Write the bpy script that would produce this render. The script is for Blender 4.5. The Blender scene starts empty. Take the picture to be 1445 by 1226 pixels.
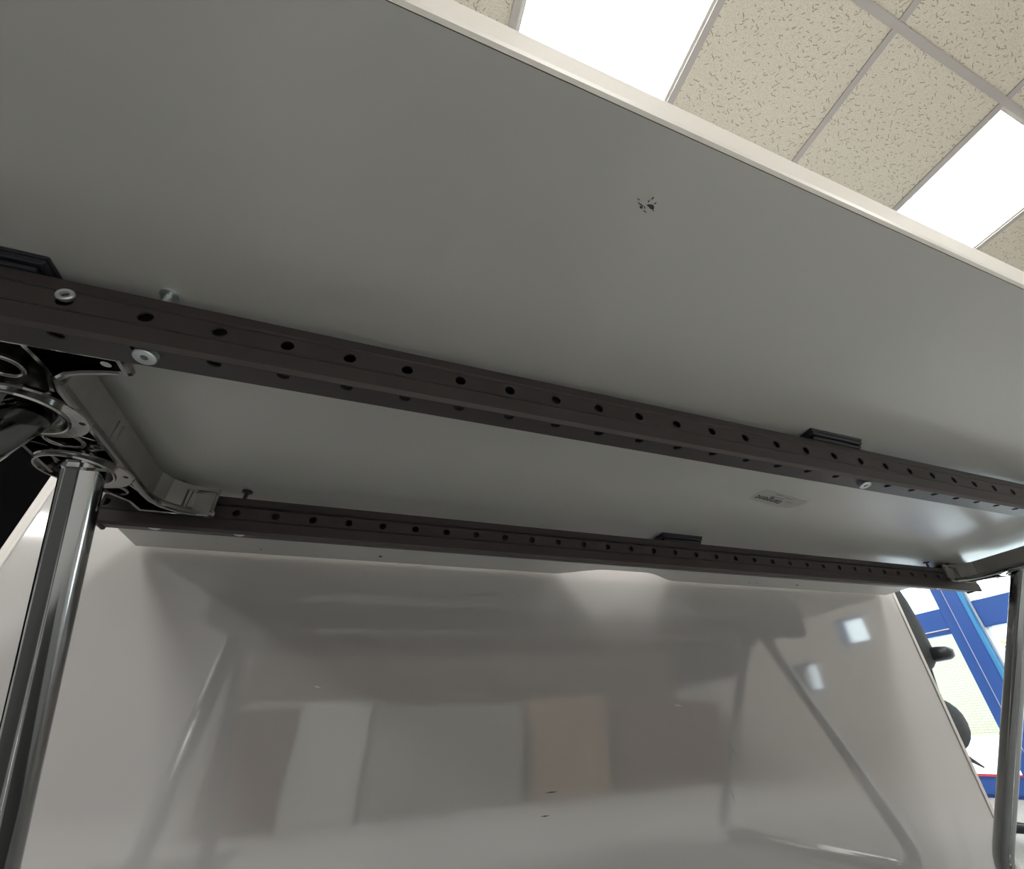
import bpy, math, random
from mathutils import Vector, Matrix
random.seed(7)
C = bpy.context.scene.collection
scn = bpy.context.scene
# desk frame in units u: camera at the origin of x,y; 1 u = K metres; floor at u-height FL
K = 1.25
FL = -0.285
CEIL = 1.5144
YAW = 0.01007
YP = 0.843          # front face of the glossy panel
def W(x, y, z): return Vector((K*x, K*y, K*(z-FL)))

# ------------------------------------------------------------------ camera
RX, RY, RZ, FPX, CX, CY = (0.9294236, -0.3652826, -0.0523494), (0.1698226, 0.5493475, -0.8181550), (0.3276158, 0.7515224, 0.5726097), 630.8171, 800.5106, 600.8355
cam_d = bpy.data.cameras.new('camera'); cam = bpy.data.objects.new('camera', cam_d); C.objects.link(cam)
m = Matrix(((RX[0], -RY[0], -RZ[0]), (RX[1], -RY[1], -RZ[1]), (RX[2], -RY[2], -RZ[2])))
cam.matrix_world = Matrix.Translation(W(0, 0, 0)) @ m.to_4x4()
cam_d.sensor_width = 36; cam_d.sensor_fit = 'HORIZONTAL'; cam_d.lens = FPX/1445*36
cam_d.shift_x = -(CX-722.5)/1445; cam_d.shift_y = (CY-613)/1445
cam_d.clip_start = 0.01; cam_d.clip_end = 200
scn.camera = cam
# ------------------------------------------------------------------ world, lights, exposure
LAMP = 9.0
wd = bpy.data.worlds.new('world'); scn.world = wd; wd.use_nodes = True
bg = wd.node_tree.nodes['Background']; bg.inputs[0].default_value = (0.84, 0.93, 1.0, 1); bg.inputs[1].default_value = 2.4
scn.view_settings.view_transform = 'Standard'; scn.view_settings.look = 'None'
scn.view_settings.gamma = 1; scn.view_settings.use_curve_mapping = False
scn.view_settings.exposure = 1.25

# ------------------------------------------------------------------ materials
def mat(name, col, rough=0.5, metal=0.0, spec=0.5, emit=None, strength=0, coat=0, coat_rough=0.03):
    m = bpy.data.materials.new(name); m.use_nodes = True
    b = m.node_tree.nodes['Principled BSDF']
    b.inputs['Base Color'].default_value = (*col, 1); b.inputs['Roughness'].default_value = rough
    b.inputs['Metallic'].default_value = metal; b.inputs['Specular IOR Level'].default_value = spec
    b.inputs['Coat Weight'].default_value = coat; b.inputs['Coat Roughness'].default_value = coat_rough
    if emit: b.inputs['Emission Color'].default_value = (*emit, 1); b.inputs['Emission Strength'].default_value = strength
    return m
def nodes(m): return m.node_tree.nodes, m.node_tree.links, m.node_tree.nodes['Principled BSDF']
def vary(m, c1, c2, scale=8, detail=3, bump=0.0, bscale=None, rough=None, dist=0.001):
    n, l, b = nodes(m)
    tc = n.new('ShaderNodeTexCoord'); nz = n.new('ShaderNodeTexNoise'); nz.inputs['Scale'].default_value = scale; nz.inputs['Detail'].default_value = detail
    l.new(tc.outputs['Object'], nz.inputs['Vector'])
    r = n.new('ShaderNodeValToRGB'); r.color_ramp.elements[0].color = (*c1, 1); r.color_ramp.elements[1].color = (*c2, 1)
    r.color_ramp.elements[0].position = .3; r.color_ramp.elements[1].position = .7
    l.new(nz.outputs[0], r.inputs[0]); l.new(r.outputs[0], b.inputs['Base Color'])
    if rough:
        mr = n.new('ShaderNodeMapRange'); mr.inputs['To Min'].default_value = rough[0]; mr.inputs['To Max'].default_value = rough[1]
        l.new(nz.outputs[0], mr.inputs['Value']); l.new(mr.outputs[0], b.inputs['Roughness'])
    if bump:
        nb = n.new('ShaderNodeTexNoise'); nb.inputs['Scale'].default_value = bscale or scale*6; nb.inputs['Detail'].default_value = 2
        l.new(tc.outputs['Object'], nb.inputs['Vector'])
        bp = n.new('ShaderNodeBump'); bp.inputs['Strength'].default_value = bump; bp.inputs['Distance'].default_value = dist
        l.new(nb.outputs[0], bp.inputs['Height']); l.new(bp.outputs[0], b.inputs['Normal'])
    return m
M = {}
M['underside'] = vary(mat('underside_laminate', (.6, .6, .57),   .2, spec=1.0), (.505, .505, .482), (.509, .509, .486), 3, 3, .15, 260, (.23, .26), .0003)
M['edge'] = vary(mat('edge_banding', (.74, .70, .64), .4), (.72, .68, .62), (.76, .72, .66), 5)
M['topface'] = mat('desk_top_laminate', (.75, .73, .7), .4)
M['steel'] = vary(mat('dark_steel', (.055, .047, .046), .42, .35), (.060, .051, .051), (.063, .054, .053), 14, 2, 0, None, (.42, .46))
M['zinc'] = vary(mat('zinc_screw', (.62, .66, .68), .35, .8), (.55, .6, .62), (.7, .73, .74), 60)
M['cast'] = vary(mat('polished_cast_aluminium', (.42, .41, .39), .16, 1), (.27, .27, .262), (.35, .345, .335), 9, 3, .2, 60, (.1, .22), .0006)
M['cast_matt'] = vary(mat('cast_aluminium_wall', (.36, .35, .33), .38, .8), (.32, .315, .3), (.4, .39, .37), 25, 3, .2, 200, (.33, .45), .0005)
M['chrome'] = vary(mat('chrome_tube', (.45, .455, .45), .1, 1), (.34, .35, .35), (.38, .39, .39), 6, 3, 0, None, (.07, .14))
M['plastic'] = vary(mat('black_plastic', (.018, .019, .025), .35), (.015, .016, .022), (.022, .023, .03), 20)
M['rubber'] = mat('black_rubber', (.02, .02, .02), .7)
M['ink'] = mat('black_ink', (.01, .01, .012), .6)
M['hole'] = mat('drilled_hole', (.02, .018, .016), .9)
M['greyink'] = mat('grey_ink', (.2, .2, .19), .6)
M['sticker'] = mat('sticker_film', (.41, .41, .395), .3)
M['scuff'] = mat('scuff_black', (.035, .04, .045), .7)
M['panel'] = mat('glossy_white_panel', (.52, .508, .50), .07, spec=1.0, coat=1.0, coat_rough=.04)
n, l, b = nodes(M['panel'])
tc = n.new('ShaderNodeTexCoord'); nz = n.new('ShaderNodeTexNoise'); nz.inputs['Scale'].default_value = 1.6; nz.inputs['Detail'].default_value = 1
l.new(tc.outputs['Object'], nz.inputs['Vector']); bp = n.new('ShaderNodeBump'); bp.inputs['Strength'].default_value = .3; bp.inputs['Distance'].default_value = .003
l.new(nz.outputs[0], bp.inputs['Height']); l.new(bp.outputs[0], b.inputs['Normal']); l.new(bp.outputs[0], b.inputs['Coat Normal'])
M['frame'] = mat('panel_frame_white', (.72, .69, .66), .3)
M['tee'] = vary(mat('ceiling_tee', (.36, .33, .31), .5), (.44, .41, .39), (.47, .445, .42), 3)
M['lampframe'] = mat('lamp_frame', (.55, .54, .52), .4)
M['diffuser'] = mat('lamp_diffuser', (.9, .9, .9), .5, emit=(1, .985, .95), strength=LAMP)
M['blue'] = vary(mat('blue_frame_paint', (.03, .10, .38), .35), (.028, .095, .36), (.034, .11, .4), 4)
M['gasket'] = mat('pale_gasket', (.7, .72, .75), .4)
M['skylit_blue'] = mat('sky_highlight_blue', (.06, .3, .62), .4)  # lighter blue stands in for sky light on the mullion
M['red'] = mat('red_fringe', (.55, .06, .10), .5)  # paints the lens colour fringe at the rail edge
M['wall'] = vary(mat('grey_wall', (.5, .49, .49), .8), (.38, .37, .37), (.42, .41, .41), 2)
M['walldark'] = vary(mat('dark_wall', (.1, .1, .1), .8), (.09, .09, .092), (.12, .12, .12), 2)
M['walllight'] = vary(mat('pale_wall', (.55, .53, .5), .8), (.53, .51, .48), (.57, .55, .52), 2)
M['carpet'] = vary(mat('carpet', (.3, .29, .27), .95, spec=.1), (.38, .38, .375), (.50, .50, .49), 90, 4, .6, 400, None, .003)
M['blackboard'] = vary(mat('black_board', (.002, .002, .003), .9, spec=.03), (.0015, .0015, .002), (.003, .003, .0035), 8)
M['wood'] = vary(mat('tan_wood', (.42, .26, .13), .45), (.34, .24, .15), (.42, .31, .2), 6)
M['brown'] = vary(mat('red_brown', (.13, .05, .035), .6), (.11, .04, .03), (.16, .065, .045), 6)
M['felt'] = vary(mat('brown_felt', (.12, .09, .08), .95), (.10, .075, .066), (.14, .105, .095), 60)
M['greybox'] = mat('grey_green_metal', (.33, .35, .32), .4)
M['shade_mat'] = vary(mat('charcoal_shade_mat', (.05, .05, .05), .95, spec=.1), (.06, .06, .06), (.09, .09, .09), 120, 4, .5, 500, None, .002)  # dark tone to cut floor bounce under the left of the desk
M['whitebox'] = mat('white_metal', (.7, .71, .68), .4)
M['fabric'] = vary(mat('black_fabric', (.02, .02, .02), .85), (.016, .016, .016), (.03, .03, .03), 120, 4, .4, 600, None, .001)
M['ground'] = vary(mat('pale_paving', (.85, .85, .83), .9), (.8, .8, .78), (.9, .9, .88), 3)
M['leaf'] = vary(mat('leaf', (.2, .32, .06), .6), (.16, .28, .04), (.3, .4, .1), 5)
M['twig'] = mat('twig', (.25, .12, .06), .8)

# ceiling tile: worm marks + pin holes
mt = mat('fissured_tile', (.70, .665, .58), .9, spec=.1); M['tile'] = mt
n, l, b = nodes(mt)
tc = n.new('ShaderNodeTexCoord'); oi = n.new('ShaderNodeObjectInfo')
def math_(op, a, c=None, d=None):
    q = n.new('ShaderNodeMath'); q.operation = op
    for i, v in enumerate((a, c, d)):
        if v is None: continue
        if isinstance(v, (int, float)): q.inputs[i].default_value = v
        else: l.new(v, q.inputs[i])
    return q.outputs[0]
sep0 = n.new('ShaderNodeSeparateXYZ'); l.new(tc.outputs['Object'], sep0.inputs[0])
cb = n.new('ShaderNodeCombineXYZ'); l.new(math_('ADD', sep0.outputs[0], math_('MULTIPLY', oi.outputs['Random'], 7.0)), cb.inputs[0])
l.new(math_('ADD', sep0.outputs[1], math_('MULTIPLY', oi.outputs['Random'], 13.0)), cb.inputs[1])
def marks(scale, half, wid, prob):
    v = n.new('ShaderNodeTexVoronoi'); v.voronoi_dimensions = '2D'; v.inputs['Scale'].default_value = scale; v.inputs['Randomness'].default_value = .9
    l.new(cb.outputs[0], v.inputs['Vector'])
    sub = n.new('ShaderNodeVectorMath'); sub.operation = 'SUBTRACT'; l.new(cb.outputs[0], sub.inputs[0]); l.new(v.outputs['Position'], sub.inputs[1])
    s = n.new('ShaderNodeSeparateXYZ'); l.new(sub.outputs[0], s.inputs[0])
    cs = n.new('ShaderNodeSeparateColor'); l.new(v.outputs['Color'], cs.inputs[0])
    # rotations mostly within +-60 degrees of the tile's x axis
    ang = math_('MULTIPLY', math_('SUBTRACT', cs.outputs[0], .5), 2.1)
    ca, sa = math_('COSINE', ang), math_('SINE', ang)
    u = math_('ADD', math_('MULTIPLY', s.outputs[0], ca), math_('MULTIPLY', s.outputs[1], sa))
    w = math_('SUBTRACT', math_('MULTIPLY', s.outputs[1], ca), math_('MULTIPLY', s.outputs[0], sa))
    w = math_('ADD', w, math_('MULTIPLY', math_('SINE', math_('MULTIPLY', u, 420.0)), .0011))
    L = math_('MULTIPLY', math_('ADD', math_('MULTIPLY', cs.outputs[1], .8), .35), half)
    a1 = math_('LESS_THAN', math_('ABSOLUTE', u), L); a2 = math_('LESS_THAN', math_('ABSOLUTE', w), wid)
    return math_('MULTIPLY', math_('MULTIPLY', a1, a2), math_('LESS_THAN', cs.outputs[2], prob))
mk = math_('MAXIMUM', marks(30, .0100, .0015, .7), marks(46, .006, .0014, .55))
pin = marks(190, .0013, .0012, .7)
mix = n.new('ShaderNodeMix'); mix.data_type = 'RGBA'; mix.inputs[6].default_value = (.70, .655, .555, 1); mix.inputs[7].default_value = (.30, .26, .20, 1)
l.new(math_('MINIMUM', math_('ADD', math_('MULTIPLY', mk, .8), math_('MULTIPLY', pin, .5)), 1.0), mix.inputs[0])
l.new(mix.outputs[2], b.inputs['Base Color'])
# glass
g = bpy.data.materials.new('window_glass'); g.use_nodes = True; n = g.node_tree.nodes; l = g.node_tree.links; n.clear()
o = n.new('ShaderNodeOutputMaterial'); t = n.new('ShaderNodeBsdfTransparent'); t.inputs[0].default_value = (.95, .98, .97, 1); gl = n.new('ShaderNodeBsdfGlossy'); gl.inputs['Roughness'].default_value = .02
fr = n.new('ShaderNodeFresnel'); fr.inputs[0].default_value = 1.45; mx = n.new('ShaderNodeMixShader')
l.new(fr.outputs[0], mx.inputs[0]); l.new(t.outputs[0], mx.inputs[1]); l.new(gl.outputs[0], mx.inputs[2]); l.new(mx.outputs[0], o.inputs[0]); M['glass'] = g
# slatted pale fence wall outside: brick courses
mb = mat('pale_brick', (.7, .7, .55), .9); M['brick'] = mb
n, l, b = nodes(mb); tc = n.new('ShaderNodeTexCoord'); br = n.new('ShaderNodeTexBrick')
br.inputs['Scale'].default_value = 1; br.inputs['Brick Width'].default_value = .16; br.inputs['Row Height'].default_value = .045; br.inputs['Mortar Size'].default_value = .006
br.inputs['Color1'].default_value = (.36, .36, .26, 1); br.inputs['Color2'].default_value = (.31, .32, .22, 1); br.inputs['Mortar'].default_value = (.2, .2, .13, 1)
mp = n.new('ShaderNodeMapping'); mp.inputs['Rotation'].default_value = (0, math.pi/2, 0)
sp = n.new('ShaderNodeSeparateXYZ'); cbb = n.new('ShaderNodeCombineXYZ'); l.new(tc.outputs['Object'], sp.inputs[0]); l.new(sp.outputs[1], cbb.inputs[0]); l.new(sp.outputs[2], cbb.inputs[1])
l.new(cbb.outputs[0], br.inputs['Vector']); l.new(br.outputs[0], b.inputs['Base Color'])

# ------------------------------------------------------------------ mesh helpers
class MB:
    def __init__(s): s.v = []; s.f = []; s.sm = []
    def add(s, vs, fs, smooth=False):
        o = len(s.v); s.v += [tuple(p) for p in vs]; s.f += [tuple(i+o for i in f) for f in fs]; s.sm += [smooth]*len(fs); return s
    def box(s, x0, x1, y0, y1, z0, z1):
        return s.add([(x, y, z) for z in (z0, z1) for y in (y0, y1) for x in (x0, x1)],
                     [(0, 2, 3, 1), (4, 5, 7, 6), (0, 1, 5, 4), (2, 6, 7, 3), (0, 4, 6, 2), (1, 3, 7, 5)])
    def bbox(s, x0, x1, y0, y1, z0, z1, r):     # box with chamfered vertical and horizontal edges
        P = []; 
        for z, i in ((z0, r), (z0+r, 0), (z1-r, 0), (z1, r)):
            a, b_, c, d = x0+i, x1-i, y0+i, y1-i
            P.append([(a+r, c, z), (b_-r, c, z), (b_, c+r, z), (b_, d-r, z), (b_-r, d, z), (a+r, d, z), (a, d-r, z), (a, c+r, z)])
        vs = [p for ring in P for p in ring]; fs = [tuple(range(7, -1, -1)), tuple(range(24, 32))]
        for k in range(3):
            for i in range(8): j = (i+1) % 8; fs.append((k*8+i, k*8+j, k*8+8+j, k*8+8+i))
        return s.add(vs, fs)
    def prism(s, pts, z0, z1):                  # pts counter-clockwise
        n = len(pts)
        return s.add([(x, y, z0) for x, y in pts]+[(x, y, z1) for x, y in pts],
                     [tuple(range(n-1, -1, -1)), tuple(range(n, 2*n))]+[(i, (i+1) % n, n+(i+1) % n, n+i) for i in range(n)])
    def tube(s, path, r, seg=20, cap=True):
        path = [Vector(p) for p in path]; n = len(path); rr = r if isinstance(r, list) else [r]*n
        t0 = (path[1]-path[0]).normalized(); up = Vector((1, 0, 0)) if abs(t0.x) < .8 else Vector((0, 1, 0))
        a = t0.cross(up).normalized(); vs = []
        for i, p in enumerate(path):
            t = (path[min(i+1, n-1)]-path[max(i-1, 0)]).normalized(); a = (a-t*a.dot(t)).normalized(); b = t.cross(a)
            vs += [p+(a*math.cos(q)+b*math.sin(q))*rr[i] for q in (2*math.pi*k/seg for k in range(seg))]
        fs = [(i*seg+k, i*seg+(k+1) % seg, (i+1)*seg+(k+1) % seg, (i+1)*seg+k) for i in range(n-1) for k in range(seg)]
        s.add(vs, fs, True)
        if cap: s.add(vs[:seg], [tuple(range(seg-1, -1, -1))]); s.add(vs[-seg:], [tuple(range(seg))])
        return s
    def lathe(s, c, prof, seg=24, axis=(0, 0, 1)):   # prof: (radius, height along axis)
        ax = Vector(axis).normalized(); a = ax.orthogonal().normalized(); b = ax.cross(a); c = Vector(c)
        vs = []; n = len(prof)
        for r, h in prof: vs += [c+ax*h+(a*math.cos(q)+b*math.sin(q))*max(r, 1e-5) for q in (2*math.pi*k/seg for k in range(seg))]
        for i in range(n-1):    # rings not shared between rows so edges stay crisp
            s.add(vs[i*seg:(i+2)*seg], [(k, (k+1) % seg, seg+(k+1) % seg, seg+k) for k in range(seg)], True)
        return s
    def torus(s, c, R_, r, seg=28, rs=10, axis=(0, 0, 1), sx=1.0):
        ax = Vector(axis).normalized(); a = ax.orthogonal().normalized(); b = ax.cross(a); c = Vector(c); vs = []
        for k in range(seg):
            q = 2*math.pi*k/seg; d = a*math.cos(q)+b*math.sin(q)
            for j in range(rs):
                w = 2*math.pi*j/rs; vs.append(c+d*(R_+r*math.cos(w))+ax*r*math.sin(w))
        return s.add(vs, [(k*rs+j, ((k+1) % seg)*rs+j, ((k+1) % seg)*rs+(j+1) % rs, k*rs+(j+1) % rs) for k in range(seg) for j in range(rs)], True)
    def build(s, name, material, parent=None, origin=None, raw=False, kind=None):
        off = Vector((0, 0, 0)); p = parent
        while p is not None: off += p.location; p = p.parent
        if origin is not None and parent is None: off = origin if raw else W(*origin)
        me = bpy.data.meshes.new(name)
        if raw: vs = [Vector(v)-off for v in s.v]
        else: vs = [W(*v)-off for v in s.v]
        me.from_pydata(vs, [], s.f); me.materials.append(material)
        me.polygons.foreach_set('use_smooth', s.sm); me.update()
        o = bpy.data.objects.new(name, me); C.objects.link(o)
        if parent is not None: o.parent = parent
        elif origin is not None: o.location = off
        if kind: o['kind'] = kind
        return o
def thing(name, label, cat, loc, group=None):
    o = bpy.data.objects.new(name, None); C.objects.link(o); o.location = W(*loc); o.empty_display_size = .05
    o['label'] = label; o['category'] = cat
    if group: o['group'] = group
    return o
def tag(o, label, cat, group=None):
    o['label'] = label; o['category'] = cat
    if group: o['group'] = group
    return o

# ------------------------------------------------------------------ room shell (room frame is turned by YAW against the desk)
P_ = 0.4793; X0 = 0.0753; Y0 = -0.0218
XL, XR = X0-7*P_, X0+5*P_
YF, YB = Y0-8*P_, Y0+9*P_
def shell(mb, name, material, parent=None):
    o = mb.build(name, material, parent, kind='structure' if parent is None else None)
    if parent is None: o.rotation_euler.z = YAW
    return o
shell(MB().box(XL-.05, XR+.05, YF-.05, YB+.05, FL-.05, FL), 'floor', M['carpet'])
shell(MB().box(XL-.08, XL, YF, YB, FL, CEIL+.12), 'wall_left', M['walldark'])
shell(MB().box(XL-.08, XR+.08, YF-.08, YF, FL, CEIL+.12), 'wall_front', M['wall'])
shell(MB().box(XL-.08, XR+.08, YB, YB+.08, FL, CEIL+.12), 'wall_back', M['walllight'])
ceiling = shell(MB().box(XL-.05, XR+.05, YF-.05, YB+.05, CEIL+.10, CEIL+.14), 'ceiling', M['walllight'])
ceiling['label'] = 'suspended grid ceiling of fissured cream tiles'
# tiles, tees, lights
TW = .0098
tl = MB().bbox(0, P_-2*TW+.006, 0, P_-2*TW+.006, 0, .014, .002)
tile0 = None
lights = []
def copy_of(o, parent, loc):
    c = o.copy(); C.objects.link(c); c.parent = parent; c.location = loc; return c
tile_off = Vector((0, 0, K*FL))
for i in range(-7, 5):
    for j in range(-8, 9):
        x, y = X0+i*P_+TW-.003, Y0+j*P_+TW-.003
        if i % 3 == 0 and j % 3 == 0: lights.append((i, j)); continue
        loc = Vector((K*x, K*y, K*(CEIL+.004-FL)))
        if tile0 is None:
            me = bpy.data.meshes.new('ceiling_tile'); me.from_pydata([Vector(v)*K for v in tl.v], [], tl.f); me.materials.append(M['tile'])
            tile0 = bpy.data.objects.new('ceiling_tile', me); C.objects.link(tile0); tile0.parent = ceiling; tile0.location = loc
        else: copy_of(tile0, ceiling, loc)
for i in range(-7, 6):
    x = X0+i*P_
    MB().box(x-TW, x+TW, YF, YB, CEIL, CEIL+.0035).box(x-.001, x+.001, YF, YB, CEIL+.0035, CEIL+.035).build('cross_tee', M['tee'], ceiling)
for j in range(-8, 10):
    y = Y0+j*P_
    MB().box(XL, XR, y-TW, y+TW, CEIL-.0004, CEIL+.0031).box(XL, XR, y-.001, y+.001, CEIL+.0035, CEIL+.035).build('main_tee', M['tee'], ceiling)
proto = None
for (i, j) in sorted(lights, key=lambda q: (q != (0, 0), q != (3, 0))):
    x, y = X0+i*P_+TW, Y0+j*P_+TW; S = P_-2*TW
    cx, cy = x+S/2, y+S/2
    wl = Matrix.Rotation(YAW, 3, 'Z') @ Vector((K*cx, K*cy, 0))
    if proto is None:
        proto = bpy.data.objects.new('ceiling_light', None); C.objects.link(proto); proto.location = (0, 0, 0)
        h = S/2; z0 = CEIL+.004
        f = MB(); e = .010
        for a in ((-h, h, -h, -h+e), (-h, h, h-e, h), (-h, -h+e, -h+e, h-e), (h-e, h, -h+e, h-e)): f.box(*a, z0, z0+.012)
        fo = f.build('frame', M['lampframe'], proto)
        MB().bbox(-h+e, h-e, -h+e, h-e, z0+.004, z0+.011, .001).build('diffuser', M['diffuser'], proto)
        root = proto; root.location = (wl.x, wl.y, 0)
    else:
        root = proto.copy(); C.objects.link(root); root.location = (wl.x, wl.y, 0)
        for ch in list(proto.children): c = ch.copy(); C.objects.link(c); c.parent = root
    root.rotation_euler.z = YAW; root['category'] = 'light'
    if (i, j) == (0, 0): root['label'] = 'bright square ceiling light above the middle of the desk, at top centre of the photo'
    elif (i, j) == (3, 0): root['label'] = 'bright square ceiling light at the far right, cut by the photo edge'
    else: root['label'] = 'lit square ceiling light elsewhere in the grid, out of the photo'; root['group'] = 'ceiling lights out of view'

# window wall on the right
zt0, zt1 = .297, .404
ww = MB()
BW = .03
win = MB()
mull = [1.285+k*1.25 for k in range(-4, 3)]
win = shell(MB().box(XR-.01, XR+.05, .62, YB, FL, FL+.012), 'window_1', M['blue'])
win['label'] = 'blue painted window wall with glazed panels'
shell(MB().box(XR-.02, XR+.04, .62, YB, FL+.012, -.215), 'bottom_rail', M['blue'], win)
shell(MB().box(XR-.025, XR-.018, .62, YB, -.215, -.207), 'fringe_strip', M['red'], win)  # added strip imitating the pink colour fringe above the rail
YW = .62
edges = [YW]+[q for q in mull if YW < q < YB]+[YB]
for q in mull:
    if not YW < q < YB: continue
    mu = MB().bbox(XR-.055, XR+.03, q-.028, q+.028, FL+.012, CEIL+.1, .004).build('mullion', M['blue'], win)
    MB().box(XR-.035, XR+.03, q+.028, q+.083, -.215, CEIL+.1).build('door_stile', M['blue'], win)
    MB().box(XR-.0352, XR-.034, q+.034, q+.039, -.2, 1.4).build('gasket', M['gasket'], win)
    MB().box(XR-.05, XR+.03, q-.044, q-.028, -.215, CEIL+.1).build('highlight_strip', M['skylit_blue'], win)  # sky highlight along the mullion side, painted as a paler strip
    MB().box(XR-.03, XR+.03, q-.052, q-.044, -.215, CEIL+.1).build('gasket', M['gasket'], win)
for a, b_ in zip(edges[:-1], edges[1:]):
    lo = a+(.085 if a != YW else 0); hi = b_-(.052 if b_ != YB else 0)
    MB().bbox(XR-.03, XR+.03, lo, hi, zt0, zt1, .003).build('transom', M['blue'], win)
    MB().box(XR-.034, XR-.030, lo, lo+.15, zt0+.018, zt0+.022).build('trim_line', M['gasket'], win)
    MB().box(XR+.0, XR+.004, lo, hi, -.207, zt0).build('pane', M['glass'], win)
    MB().box(XR+.0, XR+.004, lo, hi, zt1, CEIL+.1).build('pane', M['glass'], win)
MB().box(XR-.01, XR+.05, .62, YB, CEIL+.1, CEIL+.14).build('head_rail', M['blue'], win)
# solid part of the right wall with a row of small windows
OP = [(-.34, -.16, .34, .48), (-.80, -.56, .15, .30), (-3.0, -1.2, .3, 1.35)]
ys = sorted({YF, .62} | {q for o_ in OP for q in o_[:2]})
wr = MB()
for a, b_ in zip(ys[:-1], ys[1:]):
    o_ = [q for q in OP if q[0] <= a and b_ <= q[1]]
    if o_: wr.box(XR, XR+.08, a, b_, FL, o_[0][2]).box(XR, XR+.08, a, b_, o_[0][3], CEIL+.12)
    else: wr.box(XR, XR+.08, a, b_, FL, CEIL+.12)
shell(wr, 'wall_right', M['walllight'])
for k, (a, b_, c_, d_) in enumerate(OP):
    e = .012; wf = MB()
    for q in ((a, b_, c_, c_+e), (a, b_, d_-e, d_), (a, a+e, c_+e, d_-e), (b_-e, b_, c_+e, d_-e)): wf.box(XR+.01, XR+.06, *q)
    w_ = shell(wf, 'window_%d' % (k+2), M['blue']); w_['label'] = 'small blue framed window in the right wall'
    MB().box(XR+.03, XR+.034, a+e, b_-e, c_+e, d_-e).build('pane', M['glass'], w_)
# outside
og = MB().box(XR+.06, 40, -25, 30, FL-.06, FL-.02).build('pavement', M['ground']); og['kind'] = 'structure'
bw = MB().box(9.4, 9.6, 4.95, 22, -.305, 1.32).build('boundary_wall', M['brick'], origin=(9.4, 0, -.305)); tag(bw, 'pale sunlit wall with thin horizontal courses outside the blue window', 'wall')
bush = thing('garden_bush', 'sunlit green bush outside, right of the blue mullion', 'bush', (7.6, 3.55, -.305))
st = MB()
for k in range(7):
    a = k*.9; st.tube([(7.6, 3.55, -.305), (7.6+.1*math.cos(a), 3.55+.1*math.sin(a), .1), (7.6+.25*math.cos(a), 3.55+.25*math.sin(a), .5)], [.02, .014, .006], 6)
st.build('stem', M['twig'], bush)
lf = MB()
for k in range(900):
    a = random.uniform(0, 6.28); rr = .5*random.random()**.5; zz = random.uniform(-.1, .75); rr *= 1-abs(zz-.3)*.7
    c = Vector((7.6+rr*math.cos(a), 3.55+rr*math.sin(a), zz)); u_ = Vector([random.gauss(0, 1) for _ in range(3)]).normalized()*.045; v_ = u_.orthogonal().normalized()*.02
    lf.add([c-u_, c+v_, c+u_, c-v_], [(0, 1, 2, 3)])
lf.build('foliage', M['leaf'], bush, kind='stuff')

# ------------------------------------------------------------------ the desk
DX0, DX1, DY0, DY1 = -.3495, 1.2504, .0702, .8315
ZU, ZT = .2671, .2994
XC = .4505
desk = thing('desk', 'large white desk seen from below, steel beams and chrome legs under it', 'desk', (XC, .45, FL))
def rear(x):
    t = (abs(x-XC)-.04)/.105
    if t >= 1: return DY1
    t = max(t, 0); s = 1-(3*t*t-2*t*t*t)
    return DY1-.043*s
outl = [(DX0, DY0), (DX1, DY0), (DX1, DY1)]+[(x, rear(x)) for x in [XC+.15-.3*k/36 for k in range(37)]]+[(DX0, DY1)]
def inset(pts, d):
    n = len(pts); out = []
    for i in range(n):
        p0, p1, p2 = Vector(pts[i-1]), Vector(pts[i]), Vector(pts[(i+1) % n])
        a = (p1-p0).normalized(); c = (p2-p1).normalized(); na = Vector((-a.y, a.x)); nc = Vector((-c.y, c.x)); mm = na+nc
        mm = mm/max(mm.length_squared/2, .3); out.append(tuple(p1+mm*d*1.0))
    return out
def ringwall(mb, loops):   # consecutive loops of equal length joined by quads
    n = len(loops[0])
    for A, B in zip(loops[:-1], loops[1:]):
        mb.add(A+B, [(i, (i+1) % n, n+(i+1) % n, n+i) for i in range(n)])
core = inset(outl, .0033)
MB().prism(core, ZU, ZT-.002).build('desktop', M['underside'], desk)
eb = MB(); L = lambda d, z: [(x, y, z) for x, y in inset(outl, d)]
ringwall(eb, [L(.0030, ZU+.0006), L(.0028, ZU-.0001), L(.0008, ZU+.0014), L(.0, ZU+.0045), L(.0, ZT-.002), L(.001, ZT), L(.0033, ZT), L(.0033, ZT-.003)])
eb.build('edge_band', M['edge'], desk)['label'] = 'cream edge band'
MB().prism(core, ZT-.002, ZT).build('worktop_face', M['topface'], desk)
# small drilled holes on the rear strip
def dot(x, y, r, name='screw_hole'):
    MB().lathe((x, y, ZU), [(0, -.0004), (r, -.0004), (r, .0001)], 14).build(name, M['hole'], desk)
dot(-0.0083, 0.7995, 0.0028)
dot(-0.1834, 0.8053, 0.0012)
dot(0.9098, 0.7975, 0.0028)
dot(0.7225, 0.8076, 0.0012)
dot(0.7451, 0.8088, 0.0012)
dot(0.7764, 0.8056, 0.0012)
dot(0.7959, 0.8047, 0.0014)
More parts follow.
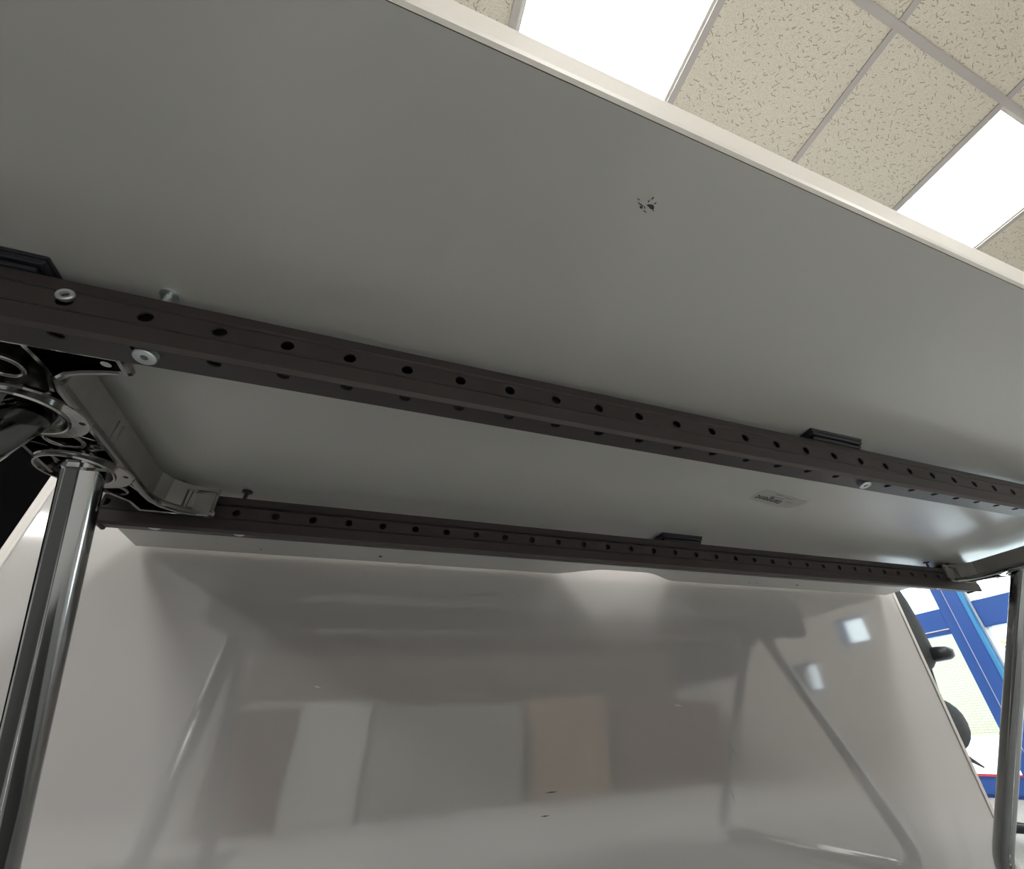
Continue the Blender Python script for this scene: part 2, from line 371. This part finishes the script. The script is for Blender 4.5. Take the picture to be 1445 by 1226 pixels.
# scuff mark
sc = MB()
def blob(cx, cy, rx, ry, rot, k=9):
    pts = []
    for i in range(k):
        a = 2*math.pi*i/k; r = random.uniform(.6, 1.15); px, py = rx*r*math.cos(a), ry*r*math.sin(a)
        pts.append((cx+px*math.cos(rot)-py*math.sin(rot), cy+px*math.sin(rot)+py*math.cos(rot)))
    sc.prism(pts, ZU-.0003, ZU+.0001)
sx, sy = .1153, .1141
blob(sx+.0005, sy+.0005, .0028, .0016, .2); blob(sx+.003, sy+.0020, .0015, .0003, .5); blob(sx-.005, sy+.003, .0012, .0008, .1)
blob(sx-.001, sy-.0045, .0004, .0011, .3); blob(sx-.0025, sy-.002, .0006, .0006, 0); blob(sx-.0015, sy+.0045, .0016, .0003, .3); blob(sx-.006, sy+.0015, .0025, .0003, .2)
blob(sx-.003, sy+.0022, .0010, .0003, 1.0); blob(sx+.002, sy-.0022, .0003, .0009, .5); blob(sx-.009, sy-.001, .0012, .0002, .1)
sc.build('scuff_mark', M['scuff'], desk)['label'] = 'small black scuff'
# sticker
lab = MB(); lc = [(.4675, .4094), (.5656, .4242), (.5620, .4590), (.4760, .4440)]
# (rectangle turned 8.5 degrees)
ang = math.radians(8.5); lcx, lcy = .5150, .4335
def lp(u, v): return (lcx+u*math.cos(ang)-v*math.sin(ang), lcy+u*math.sin(ang)+v*math.cos(ang))
lab.prism([lp(-.047, -.0165), lp(.047, -.0165), lp(.047, .0165), lp(-.047, .0165)], ZU-.0003, ZU+.0001)
lab = lab.build('label_sticker', M['sticker'], desk); lab['label'] = 'thin clear sticker with black lettering'
def text(body, size, u, v, name, material, parent):
    cu = bpy.data.curves.new(name, 'FONT'); cu.body = body; cu.size = size*K; cu.extrude = .0002; cu.offset = .0006*0
    to = bpy.data.objects.new('tmp', cu); C.objects.link(to)
    bpy.context.view_layer.update(); dg = bpy.context.evaluated_depsgraph_get(); me = bpy.data.meshes.new_from_object(to.evaluated_get(dg)); bpy.data.objects.remove(to)
    # seen from below; text's right = -x here, text's up = -y (upside down to the viewer)
    px, py = lp(u, v); base = W(px, py, ZU-.0005)
    off = Vector((0, 0, 0)); p = parent
    while p is not None: off += p.location; p = p.parent
    ex = Vector((-math.cos(ang), -math.sin(ang), 0)); ey = Vector(TEXT_UP(ang))
    for vtx in me.vertices:
        q = vtx.co; vtx.co = base+ex*q.x+ey*q.y+Vector((0, 0, -q.z))-off
    me.materials.clear(); me.materials.append(material)
    o = bpy.data.objects.new(name, me); C.objects.link(o); o.parent = parent; return o
def TEXT_UP(a): return (-math.sin(a), math.cos(a), 0)
text('tangent', .0175, .010, .0005, 'lettering', M['ink'], lab)
gl_ = MB()
for (u, v, ln) in ((-.020, -.012, .015), (.002, -.0095, .018), (.014, -.0015, .015), (-.024, -.005, .03)):
    a, b_, c_, d_ = lp(u, v), lp(u+ln, v), lp(u+ln, v+.0012), lp(u, v+.0012); gl_.prism([a, b_, c_, d_], ZU-.0005, ZU-.0001)
gl_.build('small_print', M['greyink'], lab)

# beams -------------------------------------------------------------------------------------
BX0, BX1 = -.291, 1.192
ZH = .2347
PROF = [(.030, .0206), (.004, .0206), (.0035, .0125), (.0055, .0105), (.0012, .0082), (0, .0068), (0, -.0068), (-.0018, -.0095), (-.0018, -.0215), (0, -.0247), (.0010, -.0247), (.0034, -.0215),
        (.0040, -.0203), (.0134, -.0197), (.026, -.019), (.030, -.014), (.030, .0206)]
HX = [-.17+.04*n for n in range(-3, 35)]
def plate_with_holes(mb, ya, za, yb, zb, x0, x1, xs, r, flip=False, depth=.0015):
    # flat strip between (ya,za) and (yb,zb); round holes of radius r centred half way
    ym, zm = (ya+yb)/2, (za+zb)/2; d = Vector((yb-ya, zb-za)); Ln = d.length; d /= Ln; nrm = Vector((-d.y, d.x))
    bounds = [x0]+[(a+b_)/2 for a, b_ in zip(xs[:-1], xs[1:])]+[x1]
    N = 16
    for k, xc in enumerate(xs):
        a, b_ = bounds[k], bounds[k+1]; outer = []; hole = []
        for q in range(N):
            t = 2*math.pi*(q+.5)/N; cx_, cz_ = math.cos(t), math.sin(t)
            hw = (b_-xc) if cx_ > 0 else (xc-a); s_ = min(hw/abs(cx_), (Ln/2)/abs(cz_))
            ou, ov = cx_*s_, cz_*s_
            outer.append((xc+ou, ym+d.x*ov, zm+d.y*ov)); hole.append((xc+cx_*r, ym+d.x*cz_*r, zm+d.y*cz_*r))
        inner = [(p[0], p[1]+nrm.x*depth, p[2]+nrm.y*depth) for p in hole]
        vs = outer+hole+inner
        fs = [(q, (q+1) % N, N+(q+1) % N, N+q) for q in range(N)]+[(N+q, N+(q+1) % N, 2*N+(q+1) % N, 2*N+q) for q in range(N)]
        mb.add(vs, fs)
        # corner fills
        cs = [(b_, 1), (a, 1), (a, -1), (b_, -1)]
        for ci, (xx, sg) in enumerate(cs):
            cp = (xx, ym+d.x*sg*Ln/2, zm+d.y*sg*Ln/2)
            t = [math.atan2(sg*Ln/2, xx-xc) % (2*math.pi)][0]
            q = int(math.floor(t/(2*math.pi)*N-.5)) % N
            mb.add([outer[q], cp, outer[(q+1) % N]], [(0, 1, 2)])
def beam(yh, front_screws, low_screws, label):
    mb = MB(); pts = PROF
    for i in range(len(pts)-1):
        (ya, za), (yb, zb) = pts[i], pts[i+1]
        if i == 0: continue          # open top channel
        if i == 5: plate_with_holes(mb, yh+ya, ZH+za, yh+yb, ZH+zb, BX0, BX1, [q+(.0012 if yh < .4 else 0) for q in HX], .0042)
        elif i == 12: plate_with_holes(mb, yh+ya, ZH+za, yh+yb, ZH+zb, BX0, BX1, [q+.003 for q in HX], .0042)
        else: mb.add([(BX0, yh+ya, ZH+za), (BX1, yh+ya, ZH+za), (BX1, yh+yb, ZH+zb), (BX0, yh+yb, ZH+zb)], [(0, 1, 2, 3)], i in (7,))
    # folded lips at the top, inner back sheet, end caps
    mb.box(BX0, BX1, yh+.004, yh+.009, ZH+.0196, ZH+.0206).box(BX0, BX1, yh+.018, yh+.030, ZH+.0196, ZH+.0206)
    b_ = mb.build('support_beam', M['steel'], desk); b_['label'] = label
    # black liners added inside to deepen the shade in the holes, open in between
    for xa, xb in ((BX0+.006, -.115), (.085, BX1-.006)):
        MB().box(xa, xb, yh+.0075, yh+.0285, ZH-.0160, ZH+.0190).build('dark_liner', M['rubber'], b_)
    MB().box(-.114, .084, yh+.027, yh+.0288, ZH-.0165, ZH+.0190).box(-.114, .084, yh+.006, yh+.027, ZH-.0178, ZH-.0165).build('dark_liner', M['rubber'], b_)
    for xe, s_ in ((BX0, -1), (BX1, 1)):
        MB().bbox(min(xe, xe+s_*.004), max(xe, xe+s_*.004), yh+.001, yh+.029, ZH-.0215, ZH+.019, .001).build('end_cap', M['steel'], b_)
    for n_ in front_screws:
        x = -.17+.04*n_
        MB().lathe((x, yh, ZH+.0042), [(0, -.0002), (.0020, -.0002), (.0024, .0016), (.0040, .0020), (.0046, .0012), (.0046, -.001)], 24, (0, -1, 0)).build('screw', M['zinc'], b_)
    for n_ in low_screws:
        x = -.163+.04*n_; q_ = .0 if yh < .4 else -.0042
        MB().lathe((x, yh+.0112, ZH-.0196), [(0, .0007), (.0018, .0008), (.0021, .0046+q_), (.0058, .0050+q_), (.0064, .0042+q_), (.0064, -.003)], 28, (0, -.13, -1)).build('screw', M['zinc'], b_)
    return b_
bm1 = beam(.2751, (-1, 33), (0, 16, 31), 'perforated dark steel beam under the middle of the desk')
bm2 = beam(.5867, (), (-2, 0, 31), 'perforated dark steel beam near the rear edge')
# spacer pads between beam and desktop
def pad(x0, x1, yh):
    y0 = yh-.0015; p = MB()
    for k, (z0, z1, e) in enumerate(((.2553, .2585, .003), (.2585, .2600, .0045), (.2600, .2645, .001), (.2645, ZU, 0))):
        p.bbox(x0+e, x1-e, y0+e, yh+.034-e, z0, z1, .0006)
    p.build('spacer_pad', M['plastic'], desk)
for yh in (.2751, .5867):
    pad(.4120, .4900, yh); pad(-.3000, -.2300, yh); pad(1.128, 1.201, yh)
for yh, x in ((.2751, -.170), (.5867, -.170), (.2751, 1.071), (.5867, 1.071)):
    MB().lathe((x, yh+.009, ZU), [(0, 0), (.0058, 0), (.0058, -.0018), (.0022, -.0022), (.0022, -.0145)], 16).build('bolt', M['zinc' if x < 0 and yh < .3 else 'steel'], desk)

# brackets and legs -------------------------------------------------------------------------
BXC, BYC = -.267, .441
def fx(x, side): return x if side < 0 else 2*XC-x
def mirror_mb(mb, side, dx=0):
    if side < 0: return mb
    mb.v = [(2*XC-x+dx, y, z) for x, y, z in mb.v]; mb.f = [tuple(reversed(f)) for f in mb.f]; return mb
def arc(cx, cy, r, a0, a1, n=7): return [(cx+r*math.cos(math.radians(a0+(a1-a0)*i/n)), cy+r*math.sin(math.radians(a0+(a1-a0)*i/n))) for i in range(n+1)]
def bracket(side, dx):
    # right half outline from front beam to rear beam, then mirrored about x = BXC
    rt = [(-.186, .307), (-.186, .3275)]+[(-.199, .3300), (-.213, .3345)]+[(-.2235, .3395), (-.2315, .3475), (-.2345, .3600)]+[(-.2345, .4), (-.2345, .45), (-.2345, .5)]+[(-.2345, .5290), (-.2330, .5430), (-.2270, .5560), (-.2160, .5650), (-.2020, .5700), (-.186, .5735), (-.186, .5760)]
    outer = rt+[(-.255, .576), (-.258, .552), (-.270, .535), (-.285, .530), (-.296, .518), (-.2995, .50), (-.2995, .45), (-.2995, .40), (-.2995, .36), (-.3005, .33), (-.3005, .307)]   # counter-clockwise
    def inset2(p, d): return inset(p, d)
    mb = MB(); L2 = lambda d, z: [(x, y, z) for x, y in inset2(outer, d)]
    # outer wall (draft), rounded bottom rim, inner wall, web plate
    ringwall(mb, [L2(.0035, .2560), L2(.0025, .2330), L2(.0025, .2300)])
    wall = mirror_mb(mb, side, dx).build('bracket', M['cast_matt'], desk); wall['label'] = 'polished cast metal leg bracket'
    mb = MB()
    ringwall(mb, [L2(.0025, .2300), L2(.0010, .2290), L2(.0, .2270), L2(.0002, .2240), L2(.0015, .2222), L2(.0038, .2219), L2(.0052, .2230), L2(.0054, .2490)])
    for k in range(len(mb.sm)): mb.sm[k] = True
    mirror_mb(mb, side, dx).build('rim', M['cast'], wall)
    mb = MB(); mb.prism(inset2(outer, .0048), .2485, .2510)
    # stiffening webs
    def web(x0, y0, x1, y1, t=.0022, za=.2255):
        d = Vector((x1-x0, y1-y0)).normalized(); nn = Vector((-d.y, d.x))*t/2
        mb.prism([(x0-nn.x, y0-nn.y), (x1-nn.x, y1-nn.y), (x1+nn.x, y1+nn.y), (x0+nn.x, y0+nn.y)], za, .2490)
    for sx_ in (-1, 1):
        for sy_ in (-1, 1):
            web(BXC+sx_*.022, BYC+sy_*.075, BXC+sx_*.030, BYC+sy_*.105)
        web(BXC+sx_*.0285, BYC-.131, BXC+sx_*.0315, BYC-.108, .0028, .2235); web(BXC+sx_*.0315, BYC-.108, BXC+sx_*.0310, BYC-.085, .0028, .2235)
        web(BXC+sx_*.014, BYC-.012, BXC+sx_*.030, BYC-.004, .002); web(BXC+sx_*.014, BYC+.012, BXC+sx_*.030, BYC+.004, .002)
    mirror_mb(mb, side, dx).build('web_plate', M['cast'], wall)
    mb = MB().torus((BXC, BYC, .2275), .0125, .0022); mb.lathe((BXC, BYC, .2490), [(.0125, 0), (.0125, -.021)], 24)
    for yy in (-.096, .094):
        m2 = MB().torus((BXC+.003, BYC+yy, .2275), .0110, .0020).lathe((BXC+.003, BYC+yy, .2490), [(.0110, 0), (.0110, -.021)], 24)
        mirror_mb(m2, side, dx).build('ring_boss', M['cast'], wall)
    mirror_mb(mb, side, dx).build('ring_boss', M['cast'], wall)
    for sx_ in (-1, 1):
        for sy_, q in (((-1, .0), (1, 0)) if sx_ > 0 else ((-1, 0),)):
            mb = MB().lathe((BXC+sx_*.0240, BYC+sy_*.0, .2345), [(0, -.0100), (.0022, -.0100), (.0024, -.0118), (.0046, -.0118), (.005, .015)], 18) if sy_ < 0 else MB().lathe((BXC+.052, BYC+.1280, .2345), [(0, -.0085), (.0026, -.0085), (.003, .015)], 14)
            mirror_mb(mb, side, dx).build('boss', M['cast'], wall)
        if sx_ < 0: continue
        mb = MB().lathe((BXC+.068, BYC-.121, .2345), [(0, -.0100), (.0030, -.0100), (.0034, .015)], 14)
        mirror_mb(mb, side, dx).build('boss', M['cast'], wall)
    for s_ in (-1, 1):   # round bosses, each with an off-centre dish the leg comes out of
        cx_, cy_ = BXC-.0005, BYC+s_*.046
        mb = MB(); seg = 44; zb_ = .2215
        O = [(cx_+.0350*math.cos(2*math.pi*k/seg), cy_+.0350*math.sin(2*math.pi*k/seg)) for k in range(seg)]
        O2 = [(cx_+.0338*math.cos(2*math.pi*k/seg), cy_+.0338*math.sin(2*math.pi*k/seg)) for k in range(seg)]
        dx_, dy_ = cx_-.0055, cy_-s_*.001
        I = lambda r: [(dx_+r*math.cos(2*math.pi*k/seg), dy_+r*math.sin(2*math.pi*k/seg)) for k in range(seg)]
        Z = lambda P, z: [(x, y, z) for x, y in P]
        ringwall(mb, [Z(I(.0200), .2490), Z(I(.0285), .2290), Z(O, zb_+.0035), Z(O, zb_+.0012), Z(O2, zb_), Z(I(.0282), zb_), Z(I(.0275), zb_-.0014), Z(I(.0262), zb_-.0012), Z(I(.0250), zb_+.0030), Z(I(.0225), zb_+.0085), Z(I(.0200), zb_+.0110)])
        for k in range(seg*6, seg*10): mb.sm[k] = True
        mirror_mb(mb, side, dx).build('leg_boss', M['cast'], wall)
        tl_ = Vector((.059, s_*LEGS[side], -1)).normalized()
        mb = MB().lathe(Vector((BXC, cy_, .2290)), [(.0150, -.002), (.0192, -.001), (.0196, .0030), (.0180, .0058), (.0150, .0060)], 32, tl_)
        mirror_mb(mb, side, dx).build('collar', M['chrome'], wall)
        mb = MB().lathe((BXC+.0285, cy_-s_*.006*0+(.006 if s_ < 0 else .004), zb_), [(0, -.0002), (.0020, -.0002), (.0024, .0006)], 14)
        mirror_mb(mb, side, dx).build('rivet', M['hole'], wall)
    return wall
LEGS = {-1: .5255, 1: .60}
def legs(side, dx):
    r = .0150; sl = LEGS[side]
    ends = []
    zb = -.262
    for s_ in (1, -1):
        p0 = Vector((BXC-.001, BYC+s_*.0415, .230)); d = Vector((.059, s_*sl, -1))
        zc = -.205; p1 = p0+d*(p0.z-zc)
        pc = p0+d*(p0.z-zb)            # corner
        p2 = Vector((pc.x, pc.y-s_*.075, zb))
        path = [p0+(p1-p0)*t for t in (0, .25, .5, .75)]
        for k in range(9):
            t = k/8; path.append(p1*(1-t)**2+pc*2*t*(1-t)+p2*t*t)
        ends.append(p2)
        mb = MB().tube(path, r, 28)
        mirror_mb(mb, side, dx).build('leg', M['chrome'], desk)
        mb = MB().lathe((p2.x, p2.y+s_*.01, FL), [(0, .0), (.014, 0), (.016, .004), (.016, .010), (0, .010)], 18)
        mirror_mb(mb, side, dx).build('foot', M['rubber'], desk)
    mb = MB().tube([ends[0], (ends[0]+ends[1])/2, ends[1]], r, 28)
    mirror_mb(mb, side, dx).build('floor_rail', M['chrome'], desk)
for side, dx in ((-1, 0), (1, -.010)):
    bracket(side, dx); legs(side, dx)

# ------------------------------------------------------------------ glossy white panel behind the desk
PX0, PX1, PZ0, PZ1 = -.4965, 1.3110, -.272, .40
pan = thing('glossy_panel', 'tall glossy white panel standing on edge behind the desk', 'panel', ((PX0+PX1)/2, YP+.012, FL))
board = MB()
NX, NZ = 2, 2
board.bbox(PX0+.0125, PX1-.0125, YP+.0008, YP+.018, PZ0+.0125, PZ1-.0125, .0006)
board.build('board', M['panel'], pan)
def strip(x0, x1, z0, z1, vert=True):
    m_ = MB().bbox(x0, x1, YP-.0006, YP+.020, z0, z1, .0012)
    if vert:
        w = (x1-x0)*.36; side0 = x0 < XC
        a = x1-w if side0 else x0; m_.bbox(a, a+w, YP-.0018, YP+.001, z0+.002, z1-.002, .0005)
    return m_.build('frame_strip', M['frame'], pan)
strip(PX0, PX0+.0125, PZ0, PZ1); strip(PX1-.0125, PX1, PZ0, PZ1)
strip(PX0+.0125, PX1-.0125, PZ1-.0125, PZ1, False); strip(PX0+.0125, PX1-.0125, PZ0, PZ0+.0125, False)
for x in (PX0+.2, PX1-.2):
    MB().bbox(x-.02, x+.02, YP-.03, YP+.20, FL, FL+.013, .002).build('foot', M['rubber'], pan)
# scratches
def pt(x, z): return (x*YP, YP, z*YP)
MB().add([(-0.0669, YP+.0004, 0.0836), (-0.0611, YP+.0004, 0.0831), (-0.0559, YP+.0004, 0.0807), (-0.0617, YP+.0004, 0.0811)], [(0, 1, 2, 3)]).build('scratch', M['frame'], pan)
MB().add([(0.5469, YP+.0004, 0.0417), (0.5577, YP+.0004, 0.0416), (0.5681, YP+.0004, 0.0389), (0.5573, YP+.0004, 0.0390)], [(0, 1, 2, 3)]).build('scratch', M['frame'], pan)
MB().add([(0.2899, YP+.0004, -0.0665), (0.3015, YP+.0004, -0.0659), (0.3132, YP+.0004, -0.0666), (0.3015, YP+.0004, -0.0673)], [(0, 1, 2, 3)]).build('scratch', M['hole'], pan)
MB().add([(0.2824, YP+.0004, -0.0939), (0.2903, YP+.0004, -0.0931), (0.2982, YP+.0004, -0.0937), (0.2903, YP+.0004, -0.0945)], [(0, 1, 2, 3)]).build('scratch', M['hole'], pan)
MB().add([(0.6545, YP+.0004, -0.0188), (0.6617, YP+.0004, -0.0349), (0.6681, YP+.0004, -0.0513), (0.6609, YP+.0004, -0.0352)], [(0, 1, 2, 3)]).build('scratch', M['greyink'], pan)
MB().add([(0.6371, YP+.0004, -0.0826), (0.6405, YP+.0004, -0.0971), (0.6428, YP+.0004, -0.1119), (0.6394, YP+.0004, -0.0973)], [(0, 1, 2, 3)]).build('scratch', M['greyink'], pan)

# ------------------------------------------------------------------ black board at the far left, office chair at right
bb = thing('black_screen', 'matt black partition screen behind the left end of the glossy panel', 'partition', (-1.2, 1.2, FL))
MB().bbox(-1.95, -.46, 1.19, 1.215, FL+.06, .95, .003).build('board', M['blackboard'], bb)
for x in (-1.9, -.5):
    MB().tube([(x, 1.2, FL+.01), (x, 1.2, .95)], .012, 12).build('post', M['blackboard'], bb)
    MB().bbox(x-.02, x+.02, 1.08, 1.32, FL, FL+.02, .003).build('foot', M['blackboard'], bb)

ch = thing('office_chair', 'black office chair half hidden behind the right end of the glossy panel', 'chair', (1.50, 1.10, FL))
def soft(mb, cx, cy, cz, rx, ry, rz, p=2.6, nu=28, nv=14, bend=0):
    vs = []
    sg = lambda v, e: math.copysign(abs(v)**e, v)
    for i in range(nv+1):
        th = -math.pi/2+math.pi*i/nv
        for k in range(nu):
            ph = 2*math.pi*k/nu; e = 2/p
            x = rx*sg(math.cos(th), e)*sg(math.cos(ph), e); y = ry*sg(math.cos(th), e)*sg(math.sin(ph), e); z = rz*sg(math.sin(th), e)
            x += bend*((z/rz)**2)
            vs.append((cx+x, cy+y, cz+z))
    fs = [(i*nu+k, i*nu+(k+1) % nu, (i+1)*nu+(k+1) % nu, (i+1)*nu+k) for i in range(nv) for k in range(nu)]
    return mb.add(vs, fs, True)
Q = 1.08
MB2 = MB(); soft(MB2, 1.439*Q, Q, .165*Q, .165*Q, .030, .28*Q, 2.4)
MB2.v = [(x, y, z if z > .165*Q else .165*Q+(z-.165*Q)*.25) for x, y, z in MB2.v]; MB2.build('backrest', M['fabric'], ch)
MB2 = MB(); soft(MB2, 1.438*Q, Q+.02, -.022*Q, .168*Q, .07, .075*Q, 2.3); MB2.build('seat', M['fabric'], ch)
MB().tube([(1.44*Q, Q, -.07), (1.44*Q, Q, -.235)], .018, 14).build('gas_column', M['plastic'], ch)
MB().tube([(1.44*Q, Q+.06, -.04), (1.44*Q, Q+.10, .05), (1.44*Q, Q+.03, .2)], .014, 12).build('back_support', M['plastic'], ch)
for k in range(5):
    a = 2*math.pi*k/5+.3; ex, ey = 1.44*Q+.15*math.cos(a), Q+.13*math.sin(a)
    MB().tube([(1.44*Q, Q, -.235), (ex, ey, -.250)], [.018, .010], 10).build('base_spoke', M['plastic'], ch)
    MB().lathe((ex-.008, ey, FL+.016), [(0, 0), (.016, 0), (.016, .016), (0, .016)], 14, (1, 0, 0)).build('castor', M['rubber'], ch)
for sx_ in (-1, 1):
    ax_ = 1.44*Q+sx_*.150*Q
    MB2 = MB(); soft(MB2, ax_, Q-.01, .150*Q,     .030*Q, .06, .020*Q, 2.8); MB2.build('armrest', M['plastic'], ch)
    MB().tube([(ax_-sx_*.03, Q+.02, -.05), (ax_-sx_*.028, Q+.02, .05), (ax_-sx_*.02, Q+.01, .15)], .010, 10).build('arm_post', M['plastic'], ch)
MB().tube([(1.55*Q, Q, -.100*Q), (1.593*Q, Q, -.121*Q)], [.007, .003], 8).build('lever', M['plastic'], ch)

# ------------------------------------------------------------------ furniture behind the camera, seen only as reflections in the panel
def cabinet(label, x0, x1, y0, y1, h, material, ndoor, name='cabinet'):
    c = thing(name, label, 'cabinet', ((x0+x1)/2, (y0+y1)/2, FL))
    MB().bbox(x0, x1, y0, y1-.012, FL, FL+h, .003).build('body', material, c)
    w = (x1-x0)/ndoor
    for k in range(ndoor):
        d = MB().bbox(x0+k*w+.003, x0+(k+1)*w-.003, y1-.012, y1, FL+.02, FL+h-.01, .002).build('door', material, c)
        MB().tube([(x0+k*w+.02, y1+.008, FL+h*.6), (x0+k*w+.02, y1+.008, FL+h*.78)], .003, 8).build('handle', M['zinc'], d)
cabinet('low tan wooden cabinet behind the camera', .975, 1.47, -1.7, -1.36, .495, M['wood'], 2)
cabinet('wide grey metal pedestal behind the camera beside the tan cabinet', .09, .93, -1.7, -1.38, .475, M['greybox'], 3, 'pedestal')
cabinet('red brown sideboard behind the camera right of the tan cabinet', 1.55, 2.35, -1.75, -1.37, .45, M['brown'], 3, 'sideboard')
cabinet('narrow white pedestal behind the camera at the left', -.27, .065, -1.65, -1.36, .505, M['whitebox'], 1, 'pedestal')
cabinet('red brown low cupboard behind the camera at the left', -.62, -.275, -1.8, -1.42, .49, M['brown'], 1, 'sideboard')
tb = MB().bbox(-.66, -.272, -1.8, -1.36, FL+.49, FL+.508, .002).build('cupboard_top', M['whitebox'], origin=(-.466, -1.58, FL+.49)); tag(tb, 'white loose board lying on the red brown cupboard', 'board')
bp_ = thing('added_partition', 'brown felt partition added behind the cabinets to darken the panel reflection', 'partition', (.8, -1.95, FL))  # unseen, put in for the dark band mirrored in the panel
MB().bbox(-.66, 2.40, -1.965, -1.94, FL, .61, .003).build('felt_panel', M['felt'], bp_)
MB().bbox(-.665, 2.405, -1.97, -1.935, .61, .62, .002).build('top_rail', M['felt'], bp_)
shade_mat = MB().bbox(-2.6, -.32, -.95, .74, FL, FL+.004, .0015).build('added_floor_mat', M['shade_mat'], origin=(-1.4, -.1, FL)); tag(shade_mat, 'wide charcoal mat added left of the desk legs to darken underside and chrome', 'mat')  # unseen mats added to shade the desk underside and darken the leg reflections
shade_mat = MB().bbox(-.17, .30, .06, .60, FL, FL+.004, .0015).build('added_floor_mat', M['shade_mat'], origin=(.05, .3, FL)); tag(shade_mat, 'narrow charcoal mat added between the desk legs to darken the underside', 'mat')
